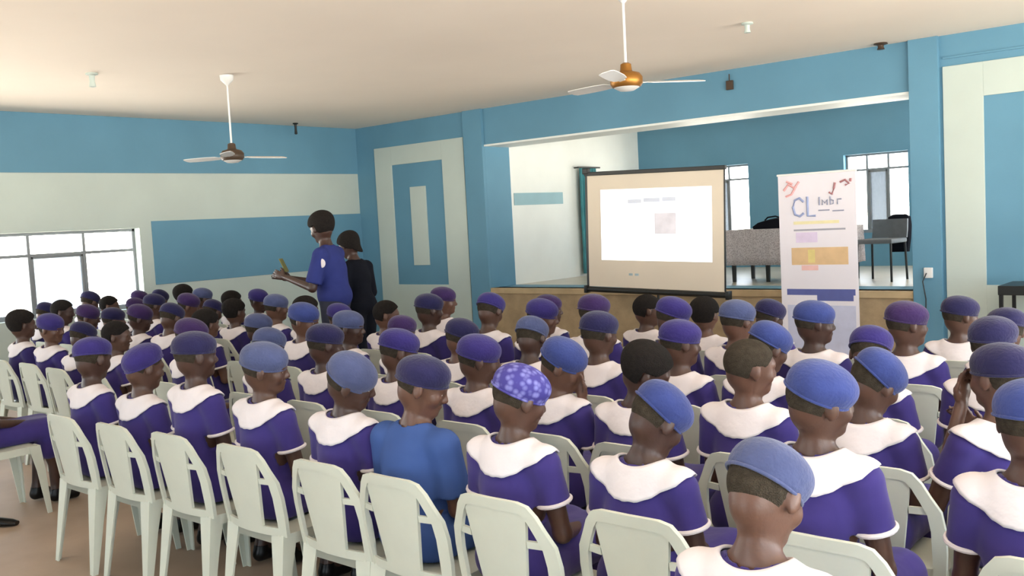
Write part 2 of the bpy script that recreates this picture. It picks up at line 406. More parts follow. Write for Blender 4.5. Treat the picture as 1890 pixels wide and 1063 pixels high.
bm = bmesh.new()
def drape(bm, w, d, h, drop, amp=.012, n=60):
    """a cloth skirt with folds round four sides plus the top"""
    per = []
    for i in range(n): per.append((-w+2*w*i/n, -d, 0, -1))
    for i in range(n//3): per.append((w, -d+2*d*i/(n//3), 1, 0))
    for i in range(n): per.append((w-2*w*i/n, d, 0, 1))
    for i in range(n//3): per.append((-w, d-2*d*i/(n//3), -1, 0))
    rows = []
    for k, z in enumerate((h+.004, h-.02, h-.15, h-.3, h-drop)):
        rows.append([bm.verts.new((x+nx*(.012+amp*(k/4)*(1+math.sin(i*.9+math.sin(i*.23)*2))), y+ny*(.012+amp*(k/4)*(1+math.sin(i*.9+math.sin(i*.23)*2))), z)) for i, (x, y, nx, ny) in enumerate(per)])
    N = len(per)
    for A, B in zip(rows, rows[1:]):
        for i in range(N): bm.faces.new([A[i], A[(i+1) % N], B[(i+1) % N], B[i]])
    bm.faces.new(rows[0])
drape(bm, w, d, h, .42); o = from_bm('cloth', bm, M['tablecloth'], None, True)
o.name = 'tablecloth'; o.location = t.location; tag(o, 'mottled grey cloth draped over the table on the stage', 'tablecloth')
md = o.modifiers.new('s', 'SOLIDIFY'); md.thickness = .003; md.offset = 1

bm = bmesh.new()
prof = [(-.20, 0), (-.21, .03), (-.14, .075), (-.02, .10), (.10, .115), (.19, .10), (.22, .04), (.20, 0)]
for s in (-1, 1): pass
va = [bm.verts.new((x, -.11, z)) for x, z in prof]; vb = [bm.verts.new((x, .11, z*.9)) for x, z in prof]
vm = [bm.verts.new((x*1.05, 0, z*1.15)) for x, z in prof]
for A, B in ((va, vm), (vm, vb)):
    for i in range(len(prof)): bm.faces.new([A[i], A[(i+1) % len(prof)], B[(i+1) % len(prof)], B[i]])
bm.faces.new(va); bm.faces.new(vb[::-1])
o = from_bm('black_bag', bm, M['black'], None, True); o.location = (-5.06, 10.72, 1.431)
tag(o, 'black slouched bag lying on the stage table beside the banner', 'bag')
bm = bmesh.new(); tube(bm, [(-.10, 0, .10), (-.06, 0, .135), (.04, 0, .145), (.10, 0, .125)], .009, 8); from_bm('handle', bm, M['black'], o, True)

def dark_chair(x, y, z, rz, label, m):
    t = empty('stage_chair', (x, y, z), rz); tag(t, label, 'chair', None)
    bm = bmesh.new(); bx(bm, -.21, .21, -.2, .2, .42, .47, .015); from_bm('seat', bm, m, t)
    bm = bmesh.new()
    pts = []
    for i in range(9):
        u = -1+i/4; pts.append((u*.2, -.2-.04*(1-u*u)))
    lo = []
    for zz, k in ((.47, 0), (.55, .02), (.68, .03)):
        lo.append(([bm.verts.new((px, py-k, zz)) for px, py in pts], [bm.verts.new((px, py-k-.03, zz)) for px, py in pts]))
    for (A, A2), (B, B2) in zip(lo, lo[1:]):
        for i in range(8):
            bm.faces.new([A[i], A[i+1], B[i+1], B[i]]); bm.faces.new([A2[i+1], A2[i], B2[i], B2[i+1]])
        bm.faces.new([A[0], B[0], B2[0], A2[0]]); bm.faces.new([A[8], A2[8], B2[8], B[8]])
    for i in range(8):
        bm.faces.new([lo[0][0][i], lo[0][1][i], lo[0][1][i+1], lo[0][0][i+1]]); bm.faces.new([lo[-1][0][i+1], lo[-1][1][i+1], lo[-1][1][i], lo[-1][0][i]])
    from_bm('backrest', bm, m, t, True)
    for sx in (-1, 1):
        for sy in (-1, 1):
            bm = bmesh.new(); tube(bm, [(sx*.19, sy*.18, .43), (sx*.20, sy*.20, 0.0)], .013, 8); from_bm('leg', bm, M['metal_black'], t, True)
    return t
dark_chair(-3.80, 10.78, .8, PI*.97, 'dark grey chair standing on the stage just right of the banner', mat('grey_upholstery', (112, 118, 124), .8, .1, 12))
bm = bmesh.new()
N = 10; ra = []
for k, (zz, hw, dp) in enumerate(((.30, .10, .05), (.45, .12, .06), (.60, .13, .055), (.70, .12, .04), (.73, .07, .03))):
    ra.append([bm.verts.new((hw*math.cos(2*PI*i/N), dp*math.sin(2*PI*i/N)+.01*math.sin(i*2), zz)) for i in range(N)])
for A, B in zip(ra, ra[1:]):
    for i in range(N): bm.faces.new([A[i], A[(i+1) % N], B[(i+1) % N], B[i]])
bm.faces.new(ra[0][::-1]); bm.faces.new(ra[-1])
o = from_bm('folded_jacket', bm, M['black'], None, True); o.location = (-3.72, 11.16, .8); o.rotation_euler = (0, 0, .2)
tag(o, 'black jacket hung over the dark grey chair on the stage', 'jacket')

# dark table by the right wall panel
t = empty('side_table', (-1.62, 9.0, 0)); tag(t, 'dark-topped table against the front wall at the right edge of the view', 'table')
bm = bmesh.new(); bx(bm, -.5, .5, -.25, .25, .84, .92, .006); from_bm('table_top', bm, M['metal_black'], t)
for sx in (-1, 1):
    for sy in (-1, 1):
        bm = bmesh.new(); bx(bm, sx*.48-.015, sx*.48+.015, sy*.22-.015, sy*.22+.015, 0, .84); from_bm('leg', bm, M['metal_black'], t)
bm = bmesh.new(); bx(bm, -.46, .46, .2, .21, .30, .80); from_bm('back_panel', bm, M['pale'], t)

# teal curtain bunched on the stage side wall
bm = bmesh.new(); n = 46; rows = []
for k in range(12):
    z = 2.42-1.58*k/11
    rows.append([(OX0+.07+.035*math.sin(i*.95+.15*math.sin(k)), 11.55+.42*(i/n)*(1+.05*math.sin(k*2.3)), z) for i in range(n+1)])
V_ = [[bm.verts.new(p) for p in r_] for r_ in rows]
for A, B in zip(V_, V_[1:]):
    for i in range(n): bm.faces.new([A[i], A[i+1], B[i+1], B[i]])
o = from_bm('curtain', bm, mat('teal_curtain', (70, 140, 150), .8, .15, 8, sheen=.2), None, True)
md = o.modifiers.new('s', 'SOLIDIFY'); md.thickness = .006
tag(o, 'teal curtain gathered beside the left edge of the projection screen', 'curtain')
bm = bmesh.new(); tube(bm, [(0, -.28, 0), (0, .28, 0)], .012, 10); bx(bm, -.1, .0, -.25, -.23, -.01, .01); bx(bm, -.1, .0, .23, .25, -.01, .01)
o = from_bm('curtain_rod', bm, M['metal_black'], None, True); o.location = (OX0+.10, 11.76, 2.43)
tag(o, 'short black rod holding the teal curtain on the stage side wall', 'curtain rod')

# ------------------------------------------------------------------ ceiling fans
def fan(x, y, z, rot, label, hub_mat):
    t = empty('ceiling_fan', (x, y, z)); tag(t, label, 'ceiling fan', 'ceiling fans')
    up = H-z
    bm = bmesh.new(); lathe(bm, [(.03, up), (.065, up-.005), (.06, up-.05), (.02, up-.09), (.012, up-.10)]); from_bm('canopy', bm, M['metal_white'], t, True)
    bm = bmesh.new(); tube(bm, [(0, 0, .06), (0, 0, up-.08)], .009, 12); from_bm('rod', bm, M['metal_white'], t, True)
    bm = bmesh.new(); lathe(bm, [(.02, .12), (.036, .11), (.04, .07), (.045, .06)]); from_bm('rod_cup', bm, hub_mat, t, True)
    bm = bmesh.new(); lathe(bm, [(.04, .062), (.09, .048), (.110, .02), (.110, -.02), (.095, -.042), (.05, -.05)]); from_bm('motor', bm, hub_mat, t, True)
    bm = bmesh.new(); lathe(bm, [(.08, -.038), (.085, -.046), (.05, -.066), (.01, -.07)]); from_bm('bottom_cover', bm, M['metal_white'], t, True)
    for k in range(3):
        a_ = rot+k*2*PI/3; bm = bmesh.new()
        L = [(.095, .020), (.14, .018), (.17, .044), (.28, .054), (.44, .054), (.53, .048), (.55, .028)]
        tp = [(r_, w_, .0) for r_, w_ in L]
        P1 = [(r_, w_, -.012+w_*.22) for r_, w_ in L]+[(r_, -w_, -.012-w_*.22) for r_, w_ in L[::-1]]
        v1 = [bm.verts.new((p[0], p[1], p[2]+.002)) for p in P1]; v2 = [bm.verts.new((p[0], p[1], p[2]-.002)) for p in P1]
        bm.faces.new(v1); bm.faces.new(v2[::-1]); m_ = len(P1)
        for i in range(m_): bm.faces.new([v1[i], v2[i], v2[(i+1) % m_], v1[(i+1) % m_]])
        o = from_bm('blade', bm, M['metal_white'], t); o.rotation_euler = (0, 0, a_)
fan(-3.60, 5.47, 2.585, math.radians(50), 'white ceiling fan with brass hub on a long rod, nearer the stage opening', M['brass'])
fan(-7.90, 5.20, 2.44, math.radians(-40), 'white ceiling fan with dark brown hub, hanging farther left before the left wall', M['dark_brown'])
def hook(x, y, z, label, m, r=.03, hh=.08):
    bm = bmesh.new(); lathe(bm, [(r, 0), (r*1.1, -.012), (r*.5, -.022), (r*.45, -hh*.6), (r*.6, -hh), (r*.2, -hh*1.05)], 16)
    o = from_bm('ceiling_fixture', bm, m, None, True); o.location = (x, y, z); tag(o, label, 'ceiling fixture', 'small ceiling fixtures')
hook(-8.41, 4.15, H, 'small pale lamp holder on the ceiling at far left', M['pale'], .05, .12)
hook(-3.62, 7.32, H, 'small pale lamp holder on the ceiling right of the nearer fan', M['pale'], .045, .08)
hook(-10.9, 8.22, H, 'small black lamp holder on the ceiling by the left wall corner', M['metal_black'], .035, .15)
hook(-3.27, 9.40, H, 'small dark lamp holder at the ceiling edge above the stage opening', M['dark_brown'], .06, .06)
bm = bmesh.new(); bx(bm, -.04, .04, -.03, 0, -.05, .05, .006); tube(bm, [(0, -.02, .05), (.0, -.02, .12)], .006, 6)
o = from_bm('junction_box', bm, M['dark_brown'], None); o.location = (-4.94, YF, 3.03); tag(o, 'small dark junction box high on the front wall right of the fan', 'junction box')
bm = bmesh.new(); bx(bm, -.04, .04, -.03, 0, -.05, .05, .006); o = from_bm('wall_socket', bm, M['metal_white'], None); o.location = (-2.90, YF-.05, .98)
tag(o, 'white wall socket with dark cables on the teal pilaster right of the stage', 'wall socket')
bm = bmesh.new(); tube(bm, [(-.01, -.04, .0), (-.04, -.06, -.08), (-.02, -.04, -.25), (-.03, -.03, -.55)], .006, 6); from_bm('cable', bm, M['metal_black'], o, True)
# ------------------------------------------------------------------ smooth bodies from distance fields
class Field:
    def __init__(s, lo, hi, h):
        s.h = h; s.lo = np.array(lo, np.float32)
        s.n = np.ceil((np.array(hi)-s.lo)/h).astype(int)+1
        s.ax = [s.lo[i]+h*np.arange(s.n[i], dtype=np.float32) for i in range(3)]
        s.d = np.full(tuple(s.n), .5, np.float32)
    def sub(s, lo, hi):
        sl = []
        for i in range(3):
            a = int(max(0, math.floor((lo[i]-s.lo[i])/s.h))); b = int(min(s.n[i], math.ceil((hi[i]-s.lo[i])/s.h)+1))
            if b-a < 1: return None, None
            sl.append(slice(a, b))
        P = np.stack(np.meshgrid(s.ax[0][sl[0]], s.ax[1][sl[1]], s.ax[2][sl[2]], indexing='ij'), -1)
        return tuple(sl), P
    def add(s, prim, k=.02):
        lo, hi = prim.box(); m = k+2.5*s.h
        sl, P = s.sub([v-m for v in lo], [v+m for v in hi])
        if sl is None: return
        s.d[sl] = smin(s.d[sl], prim.f(P), k)
    def cut(s, prim, k=.004):
        lo, hi = prim.box(); sl, P = s.sub([v-.03 for v in lo], [v+.03 for v in hi])
        if sl is None: return
        s.d[sl] = -smin(-s.d[sl], prim.f(P), k)
    def clip(s, fn):
        P = np.meshgrid(*s.ax, indexing='ij'); s.d = np.maximum(s.d, fn(*P))
    def mesh(s, name):
        d = s.d.copy(); d[0], d[-1] = .1, .1; d[:, 0], d[:, -1] = .1, .1; d[:, :, 0], d[:, :, -1] = .1, .1
        I = d < 0
        c = np.zeros(tuple(n-1 for n in d.shape), np.uint8)
        for a in (0, 1):
            for b in (0, 1):
                for e in (0, 1): c += I[a:d.shape[0]-1+a, b:d.shape[1]-1+b, e:d.shape[2]-1+e]
        act = np.argwhere((c > 0) & (c < 8))
        idx = np.full(c.shape, -1, np.int32); idx[tuple(act.T)] = np.arange(len(act))
        cor = np.array([[a, b, e] for a in (0, 1) for b in (0, 1) for e in (0, 1)])
        val = np.stack([d[tuple((act+q).T)] for q in cor], 1)
        acc = np.zeros((len(act), 3)); cnt = np.zeros(len(act))
        for i in range(8):
            for j in range(i+1, 8):
                if np.abs(cor[i]-cor[j]).sum() != 1: continue
                a, b = val[:, i], val[:, j]; x = (a < 0) != (b < 0)
                t = np.where(x, a/np.where(x, a-b, 1), 0)
                acc += np.where(x[:, None], cor[i]+(cor[j]-cor[i])*t[:, None], 0); cnt += x
        V = (act+acc/cnt[:, None])*s.h+s.lo
        Q = []
        for ax in range(3):
            o1, o2 = [(1, 2), (2, 0), (0, 1)][ax]
            sl0 = [slice(None)]*3; sl1 = [slice(None)]*3; sl0[ax] = slice(0, -1); sl1[ax] = slice(1, None)
            A, B = I[tuple(sl0)], I[tuple(sl1)]
            e = np.argwhere(A != B); e = e[(e[:, o1] > 0) & (e[:, o2] > 0) & (e[:, o1] < d.shape[o1]-1) & (e[:, o2] < d.shape[o2]-1)]
            ins = A[tuple(e.T)]
            u = np.zeros(3, int); v = np.zeros(3, int); u[o1] = 1; v[o2] = 1
            q = np.stack([idx[tuple((e-u-v).T)], idx[tuple((e-v).T)], idx[tuple(e.T)], idx[tuple((e-u).T)]], 1)
            q = np.where(ins[:, None], q, q[:, ::-1]); Q.append(q)
        Q = np.concatenate(Q)
        return np_mesh(name, V, Q)
def np_mesh(name, V, Q, smooth=True):
    me = bpy.data.meshes.new(name)
    me.vertices.add(len(V)); me.vertices.foreach_set('co', np.asarray(V, np.float32).ravel())
    me.loops.add(Q.size); me.loops.foreach_set('vertex_index', np.asarray(Q, np.int32).ravel())
    me.polygons.add(len(Q)); me.polygons.foreach_set('loop_start', np.arange(0, Q.size, Q.shape[1], dtype=np.int32))
    me.polygons.foreach_set('loop_total', np.full(len(Q), Q.shape[1], dtype=np.int32))
    me.update(calc_edges=True)
    if smooth: me.polygons.foreach_set('use_smooth', np.ones(len(Q), bool))
    return me
def smin(a, b, k):
    if k < 1e-5: return np.minimum(a, b)
    h = np.maximum(k-np.abs(a-b), 0)/k
    return np.minimum(a, b)-h*h*k*.25
class Cap:
    def __init__(s, a, b, r1, r2=None, g=0): s.a, s.b = np.array(a, float), np.array(b, float); s.r1 = r1+g; s.r2 = (r1 if r2 is None else r2)+g
    def box(s): m = max(s.r1, s.r2); return np.minimum(s.a, s.b)-m, np.maximum(s.a, s.b)+m
    def f(s, P):
        ab = (s.b-s.a).astype(np.float32); t = np.clip(((P-s.a.astype(np.float32))@ab)/max(ab@ab, 1e-9), 0, 1)
        return np.linalg.norm(P-s.a.astype(np.float32)-t[..., None]*ab, axis=-1)-(s.r1+(s.r2-s.r1)*t)
    def grow(s, g): return Cap(s.a, s.b, s.r1+g, s.r2+g)
class Ell:
    def __init__(s, c, r, R=None): s.c = np.array(c, float); s.r = np.array(r, float); s.R = np.eye(3) if R is None else R
    def box(s): m = np.abs(s.R)@s.r; return s.c-m, s.c+m
    def f(s, P):
        q = (P-s.c.astype(np.float32))@s.R.astype(np.float32)
        k0 = np.linalg.norm(q/s.r.astype(np.float32), axis=-1); k1 = np.linalg.norm(q/(s.r**2).astype(np.float32), axis=-1)
        return k0*(k0-1)/np.maximum(k1, 1e-6)
    def grow(s, g): return Ell(s.c, s.r+g, s.R)

def Rx(a): c, s = math.cos(a), math.sin(a); return np.array([[1, 0, 0], [0, c, -s], [0, s, c]])
def Ry(a): c, s = math.cos(a), math.sin(a); return np.array([[c, 0, s], [0, 1, 0], [-s, 0, c]])
def Rz(a): c, s = math.cos(a), math.sin(a); return np.array([[c, -s, 0], [s, c, 0], [0, 0, 1]])
class Fr:
    """a frame: p -> o + R p"""
    def __init__(s, o, R): s.o = np.array(o, float); s.R = R
    def __call__(s, p): return s.o+s.R@np.array(p, float)
    def cap(s, a, b, r1, r2=None): return Cap(s(a), s(b), r1, r2)
    def ell(s, c, r, R=None): return Ell(s(c), r, s.R if R is None else s.R@R)

def hand_prims(w, d, nrm, side, curl=.5, sc=1.0):
    """w wrist, d forearm/hand direction, nrm palm normal (palm faces nrm); fingers curl toward nrm"""
    d = np.array(d, float); d /= np.linalg.norm(d); nrm = np.array(nrm, float); nrm -= d*(nrm@d); nrm /= np.linalg.norm(nrm)
    s_ = np.cross(d, nrm)*side; out = []
    pc = w+d*.042*sc; R = np.stack([s_, d, nrm], 1)
    out.append((Ell(pc, np.array([.034, .044, .015])*sc, R), .012))
    for i, (off, L) in enumerate(((-.026, .055), (-.009, .066), (.009, .07), (.026, .064))):
        a = w+(d*.074+s_*off*(-1))*sc; c1 = curl*.55; c2 = curl*1.3
        b = a+(d*math.cos(c1)+nrm*math.sin(c1))*L*.5*sc
        e = b+(d*math.cos(c2)+nrm*math.sin(c2))*L*.5*sc
        out.append((Cap(a, b, .0085*sc, .008*sc), .005)); out.append((Cap(b, e, .008*sc, .0065*sc), .004))
    a = w+(d*.02+s_*.026)*sc; b = a+(d*.028+s_*.022+nrm*.012)*sc; e = b+(d*.026+s_*.004+nrm*.012)*sc
    out.append((Cap(a, b, .012*sc, .010*sc), .008)); out.append((Cap(b, e, .010*sc, .008*sc), .004))
    return out

def figure(P):
    """prims of a body. P: pose dict -> (skin prims, dress prims, frames)"""
    stand = P.get('stand', False); hz = .90 if stand else .52
    dh = P.get('dh', 0.); bw = P.get('bw', 1.0)
    T = Fr((0, 0, hz), Rz(P.get('twist', 0))@Rx(-P.get('lean', 0)))
    sk = []; dr = []
    def both(p, k, g=.012, kd=.03): sk.append((p, k)); dr.append((p.grow(g), kd))
    both(T.ell((0, -.005, .01), (.14*bw, .10*bw, .10)), .04)
    both(T.cap((0, .005, .05), (0, .0, .20+dh*.5), .098*bw, .10*bw), .05)
    both(T.ell((0, .0, .25+dh), (.128*bw, .088*bw, .14)), .05)
    sh = .125*bw
    for s in (-1, 1):
        both(T.cap((s*.03, .0, .345+dh), (s*sh, -.005, .338+dh), .047, .044), .04, .010)
        sk.append((T.cap((s*.06, .0, .37+dh), (0, .005, .42+dh), .03, .03), .04))
        dr.append((T.cap((s*.05, -.01, .37+dh), (s*.01, -.01, .385+dh), .04, .04), .03))
    # neck and head
    N = Fr(T((0, .0, .45+dh)), T.R@Rz(P.get('yaw', 0))@Ry(P.get('roll', 0))@Rx(-P.get('pitch', 0)))
    sk.append((Cap(T((0, 0, .34+dh)), N((0, .0, .045)), .045, .042), .025))
    hd = [(N.ell((0, -.002, .118), (.074, .091, .080)), .02), (N.ell((0, .030, .068), (.055, .062, .066)), .03),
          (N.ell((0, .070, .016), (.024, .022, .018)), .03), (N.cap((0, .02, .04), (0, -.03, .06), .042, .05), .03),
          (N.ell((0, .082, .118), (.045, .012, .016)), .015),
          (N.cap((0, .086, .105), (0, .103, .074), .007, .012), .012), (N.ell((.012, .095, .068), (.009, .010, .008)), .006), (N.ell((-.012, .095, .068), (.009, .010, .008)), .006),
          (N.ell((0, .087, .046), (.024, .012, .006)), .005), (N.ell((0, .085, .036), (.020, .011, .007)), .005),
          (N.ell((.04, .062, .07), (.02, .02, .022)), .02), (N.ell((-.04, .062, .07), (.02, .02, .022)), .02)]
    sk += hd
    for s in (-1, 1):
        sk.append((N.ell((s*.078, -.002, .090), (.009, .019, .031), Rz(-s*.35)), .008))
    # legs
    lg = P.get('legs')
    if stand: dl = [((s*.075, 0, .87), (s*.085, .02+s*.03, .47), (s*.09, -.01+s*.05, .085), (s*.10, .11+s*.05, .03)) for s in (-1, 1)]
    else: dl = [((s*.078, .0, .505), (s*.09, .40, .505), (s*.085, .37+s*.03, .09), (s*.09, .49+s*.03, .03)) for s in (-1, 1)]
    for s, (a, b, c, e) in zip((-1, 1), dl):
        sk.append((Cap(a, b, .07, .05), .03)); sk.append((Cap(b, c, .048, .030), .02))
        m = (np.array(b)*.7+np.array(c)*.3)+np.array([0, -.018, 0]); sk.append((Ell(m, (.045, .045, .10)), .03)); sk.append((Cap(c, e, .030, .024), .02))
        if stand:
            P.setdefault('_tr', []); P['_tr'] += [(Cap(a, b, .088, .075), .03), (Cap(b, (c[0], c[1], .11), .075, .062), .03)]
        else:
            dr.append((Cap(a, b, .082, .078), .06)); dr.append((Cap((b[0], b[1]-.01, b[2]-.02), (b[0], b[1]-.02, b[2]-.13), .072, .076), .04))
    if not stand: dr.append((Cap((0, .05, .515), (0, .38, .51), .06, .06), .06))
    # arms
    sl_ends = []
    for s, key in ((-1, 'armL'), (1, 'armR')):
        A = P.get(key) or (('T', (s*.175, .03, .10)), ('T', (s*.06, .27, .04)))
        S = T((s*(sh+.018), -.005, .328+dh))
        E_ = T(np.array(A[0][1])+[0, 0, dh*.5]); W_ = T(A[1][1]) if A[1][0] == 'T' else N(A[1][1])
        if P.get('shortE', True):
            L = np.linalg.norm(E_-S); E_ = S+(E_-S)*(.25/L if L > .27 else 1)
        sk.append((Cap(S, E_, .040*bw, .031), .03)); sk.append((Cap(E_, W_, .031, .0215), .015))
        d = (W_-E_); d = d/np.linalg.norm(d)
        hd_ = A[2] if len(A) > 2 else None
        hdir = (T.R@np.array(hd_[0])) if hd_ else d*.9+T.R@np.array([-s*.5, .35, -.1])
        hn = (T.R@np.array(hd_[1])) if hd_ else np.array([0, 0, -1.])
        sk += hand_prims(W_, hdir, hn, s, P.get('curl', .6), 1.0)
        sf = P.get('sleeve', .52); Q_ = S+(E_-S)*sf
        dr.append((Cap(S, Q_, .052*bw, .056*bw), .03))
        if sf > .95: dr.append((Cap(E_, E_+(W_-E_)*.85, .045, .034), .015))
        sl_ends.append((Q_ if sf < .95 else E_+(W_-E_)*.85, (E_-S)/np.linalg.norm(E_-S) if sf < .95 else d, .057*bw if sf < .95 else .034, s))
    return sk, dr, T, N, dl, sl_ends

def sdf_at(prims, P):
    d = np.full(P.shape[:-1], .5, np.float32)
    for p, k in prims: d = smin(d, p.f(P), k)
    return d
def bounds(prims, m=.03):
    lo = np.min([p.box()[0] for p, _ in prims], 0)-m; hi = np.max([p.box()[1] for p, _ in prims], 0)+m
    return lo, hi
def build(name, prims, h, clip=None, cuts=()):
    lo, hi = bounds(prims); F = Field(lo, hi, h)
    for p, k in prims: F.add(p, k)
    for p in cuts: F.cut(p)
    if clip: F.clip(clip)
    return F.mesh(name)

def make_person(P, near=False):
    """one person: the body mesh is the top-level object, clothing, hair and cap are its children"""
    hb = .0065 if near else .0088
    sk, dr, T, N, dl, sl = figure(P)
    stand = P.get('stand', False)
    body = link('person', build('person', sk, hb), M['skin'])
    hc = None if stand else .442
    def dclip(X, Y, Z):
        c = np.where(Y < .29, hc-Z, -1.) if hc else (.82-Z)
        for q, ax, r, s in sl:   # sleeve end: flat cut beyond the hem, only near the arm
            t = (X-q[0])*ax[0]+(Y-q[1])*ax[1]+(Z-q[2])*ax[2]
            rr = np.sqrt(np.maximum((X-q[0])**2+(Y-q[1])**2+(Z-q[2])**2-t*t, 0))
            c = np.maximum(c, np.where((rr < .078) & (t > 0) & (t < .07) & ((X-q[0])*s > -.055), t, -1.))
        return c
    nk = [T.cap((0, .012, .385+P.get('dh', 0.)), (0, .015, .47+P.get('dh', 0.)), .062, .08)]
    link('dress' if P.get('kind', 'girl') == 'girl' else 'shirt', build('dress', dr, hb*1.15, dclip, nk), M['dress'], body)
    if stand:
        pe = [(T.ell((0, -.005, .0), (.152, .112, .11)), .04)]+P['_tr']
        link('trousers', build('trousers', pe, .011, lambda X, Y, Z: np.maximum(.10-Z, Z-.93)), M['trouser'], body)
    if P.get('kind', 'girl') == 'girl':
        # white bertha collar laid over the dress by tracing rays from inside the chest
        nt, ns = 64, 12; C0 = T((0, -.0, .30+P.get('dh', 0.)))
        th = np.linspace(0, 2*PI, nt, endpoint=False)[:, None]; s_ = np.linspace(0, 1, ns)[None]
        side = np.abs(np.cos(th)); back = np.clip(-np.sin(th), 0, 1); front = np.clip(np.sin(th), 0, 1)
        pin = math.radians(55)+0*th; pout = np.radians(-2+26*side**3-0*back-0*front)
        ph = pin+(pout-pin)*s_
        ph = ph+np.radians(.7)*np.sin(th*17+np.sin(th*3))*s_
        D = np.stack([np.cos(th)*np.cos(ph), np.sin(th)*np.cos(ph), np.sin(ph)], -1)@T.R.T
        dd = dr+[(T.cap((0, 0, .34+P.get('dh', 0.)), (0, .0, .40+P.get('dh', 0.)), .05, .046), .02)]
        t = np.full(D.shape[:-1], .34)
        for _ in range(26): t = t-np.clip(sdf_at(dd, (C0+D*t[..., None]).astype(np.float32))-.003, -.02, .02)*.8
        o_ = C0+D*(t+.009)[..., None]; i_ = C0+D*(t+.001)[..., None]
        prof = np.concatenate([i_[:, :1], o_, i_[:, -1:]], 1)   # inner edge, top, outer edge
        prof = np.concatenate([prof, i_[:, ::-1][:, 1:-1]], 1); m_ = prof.shape[1]
        V = prof.reshape(-1, 3); g = np.arange(nt*m_).reshape(nt, m_)
        Q = np.stack([g, np.roll(g, -1, 1), np.roll(np.roll(g, -1, 0), -1, 1), np.roll(g, -1, 0)], -1).reshape(-1, 4)
        link('collar', np_mesh('collar', V, Q[:, ::-1]), M['collar'], body)
        for q, ax, r, s in sl:
            bm = bmesh.new(); a = Vector(ax); u = a.orthogonal().normalized(); v = a.cross(u)
            tube(bm, [Vector(q)+(u*math.cos(2*PI*k/22)+v*math.sin(2*PI*k/22))*r for k in range(22)], .0075, 8, True)
            from_bm('sleeve_trim', bm, M['collar'], body, True)
    # hair
    hs = P.get('hair', .005)
    hp = [(N.ell((0, -.004, .119), (.074+hs, .091+hs, .081+hs)), .01)]
    if P.get('cap') is None and hs > .012: hp.append((N.ell((0, -.02, .15), (.085, .095, .07)), .04))
    if P.get('long'): hp += [(N.cap((-.06, .0, .10), (-.065, .0, .0), .03, .022), .02), (N.cap((.06, .0, .10), (.065, .0, .0), .03, .022), .02), (N.cap((0, -.06, .10), (0, -.07, .0), .045, .035), .03)]
    def hclip(X, Y, Z):
        q = (np.stack([X, Y, Z], -1)-N.o)@N.R
        x, y, z = q[..., 0], q[..., 1], q[..., 2]
        a = (y-.028)-(z-.105)*.95                        # face side
        b = (.035 if not P.get('long') else -.05)-z+np.abs(x)*.25     # nape
        e = np.where((np.abs(x) > .055) & (z < .115) & (y > -.02), .02, -1)   # round the ears
        return np.maximum(np.maximum(a, b), e if not P.get('long') else -1)
    hm = build('hair', hp, .0055, hclip)
    link('hair', hm, M['hair'] if hs > .01 else M['hair_short'], body)
    # cap
    if P.get('cap') is not None:
        tl, rl = P['cap']; K = Fr(N((0, -.004, .125)), N.R@Ry(rl)@Rx(-tl))
        cp = [(K.ell((0, -.002, .012), (.086, .103, .072)), .02), (K.ell((P.get('flop', .010), .0, .034), (.080, .094, .050)), .03)]
        def cclip(X, Y, Z):
            q = (np.stack([X, Y, Z], -1)-K.o)@K.R
            ang = np.arctan2(q[..., 1], q[..., 0])
            return (-.010-q[..., 2])+.0012*np.sin(ang*15)
        cm = build('cap', cp, .006 if near else .0075, cclip)
        link('cap', cm, M['cap_blue'], body)
        bm = bmesh.new()
        pts = [Vector(K((.0835*math.cos(a), -.002+.1005*math.sin(a), -.009))) for a in [2*PI*k/40 for k in range(40)]]
        tube(bm, pts, .0045, 8, True); from_bm('cap_band', bm, M['cap_blue'], body, True)
    # eyes
    for s in (-1, 1):
        bm = bmesh.new(); bmesh.ops.create_uvsphere(bm, u_segments=12, v_segments=10, radius=.0105)
        me = bpy.data.meshes.new('eye')
        for f in bm.faces: f.material_index = 1 if f.calc_center_median().normalized().y > .80 else 0
        bm.to_mesh(me); bm.free(); me.polygons.foreach_set('use_smooth', [True]*len(me.polygons))
        o = link('eye', me, [M['eye_white'], M['iris']], body)
        o.matrix_local = Matrix.Translation(Vector(N((s*.029, .0765, .096)))) @ Matrix(N.R.tolist()).to_4x4()
    # shoes
    if P.get('shoes', True):
        for (a, b, c, e) in dl:
            c = np.array(c); e = np.array(e)
            pr = [(Cap(c+[0, -.012, -.045], e+[0, .0, .004], .036, .032), .02), (Cap(c+[0, 0, -.03], c+[0, 0, .0], .036, .037), .02)]
            link('shoe', build('shoe', pr, .009, lambda X, Y, Z: np.maximum(.004-Z, Z-.10)), M['shoe'], body)
    return body

def recolour(o, **kw):
    for c in [o]+[k for k in o.children]:
        key = c.name.split('.')[0]
        if key in kw and kw[key] is not None:
            c.material_slots[0].link = 'OBJECT'; c.material_slots[0].material = kw[key]
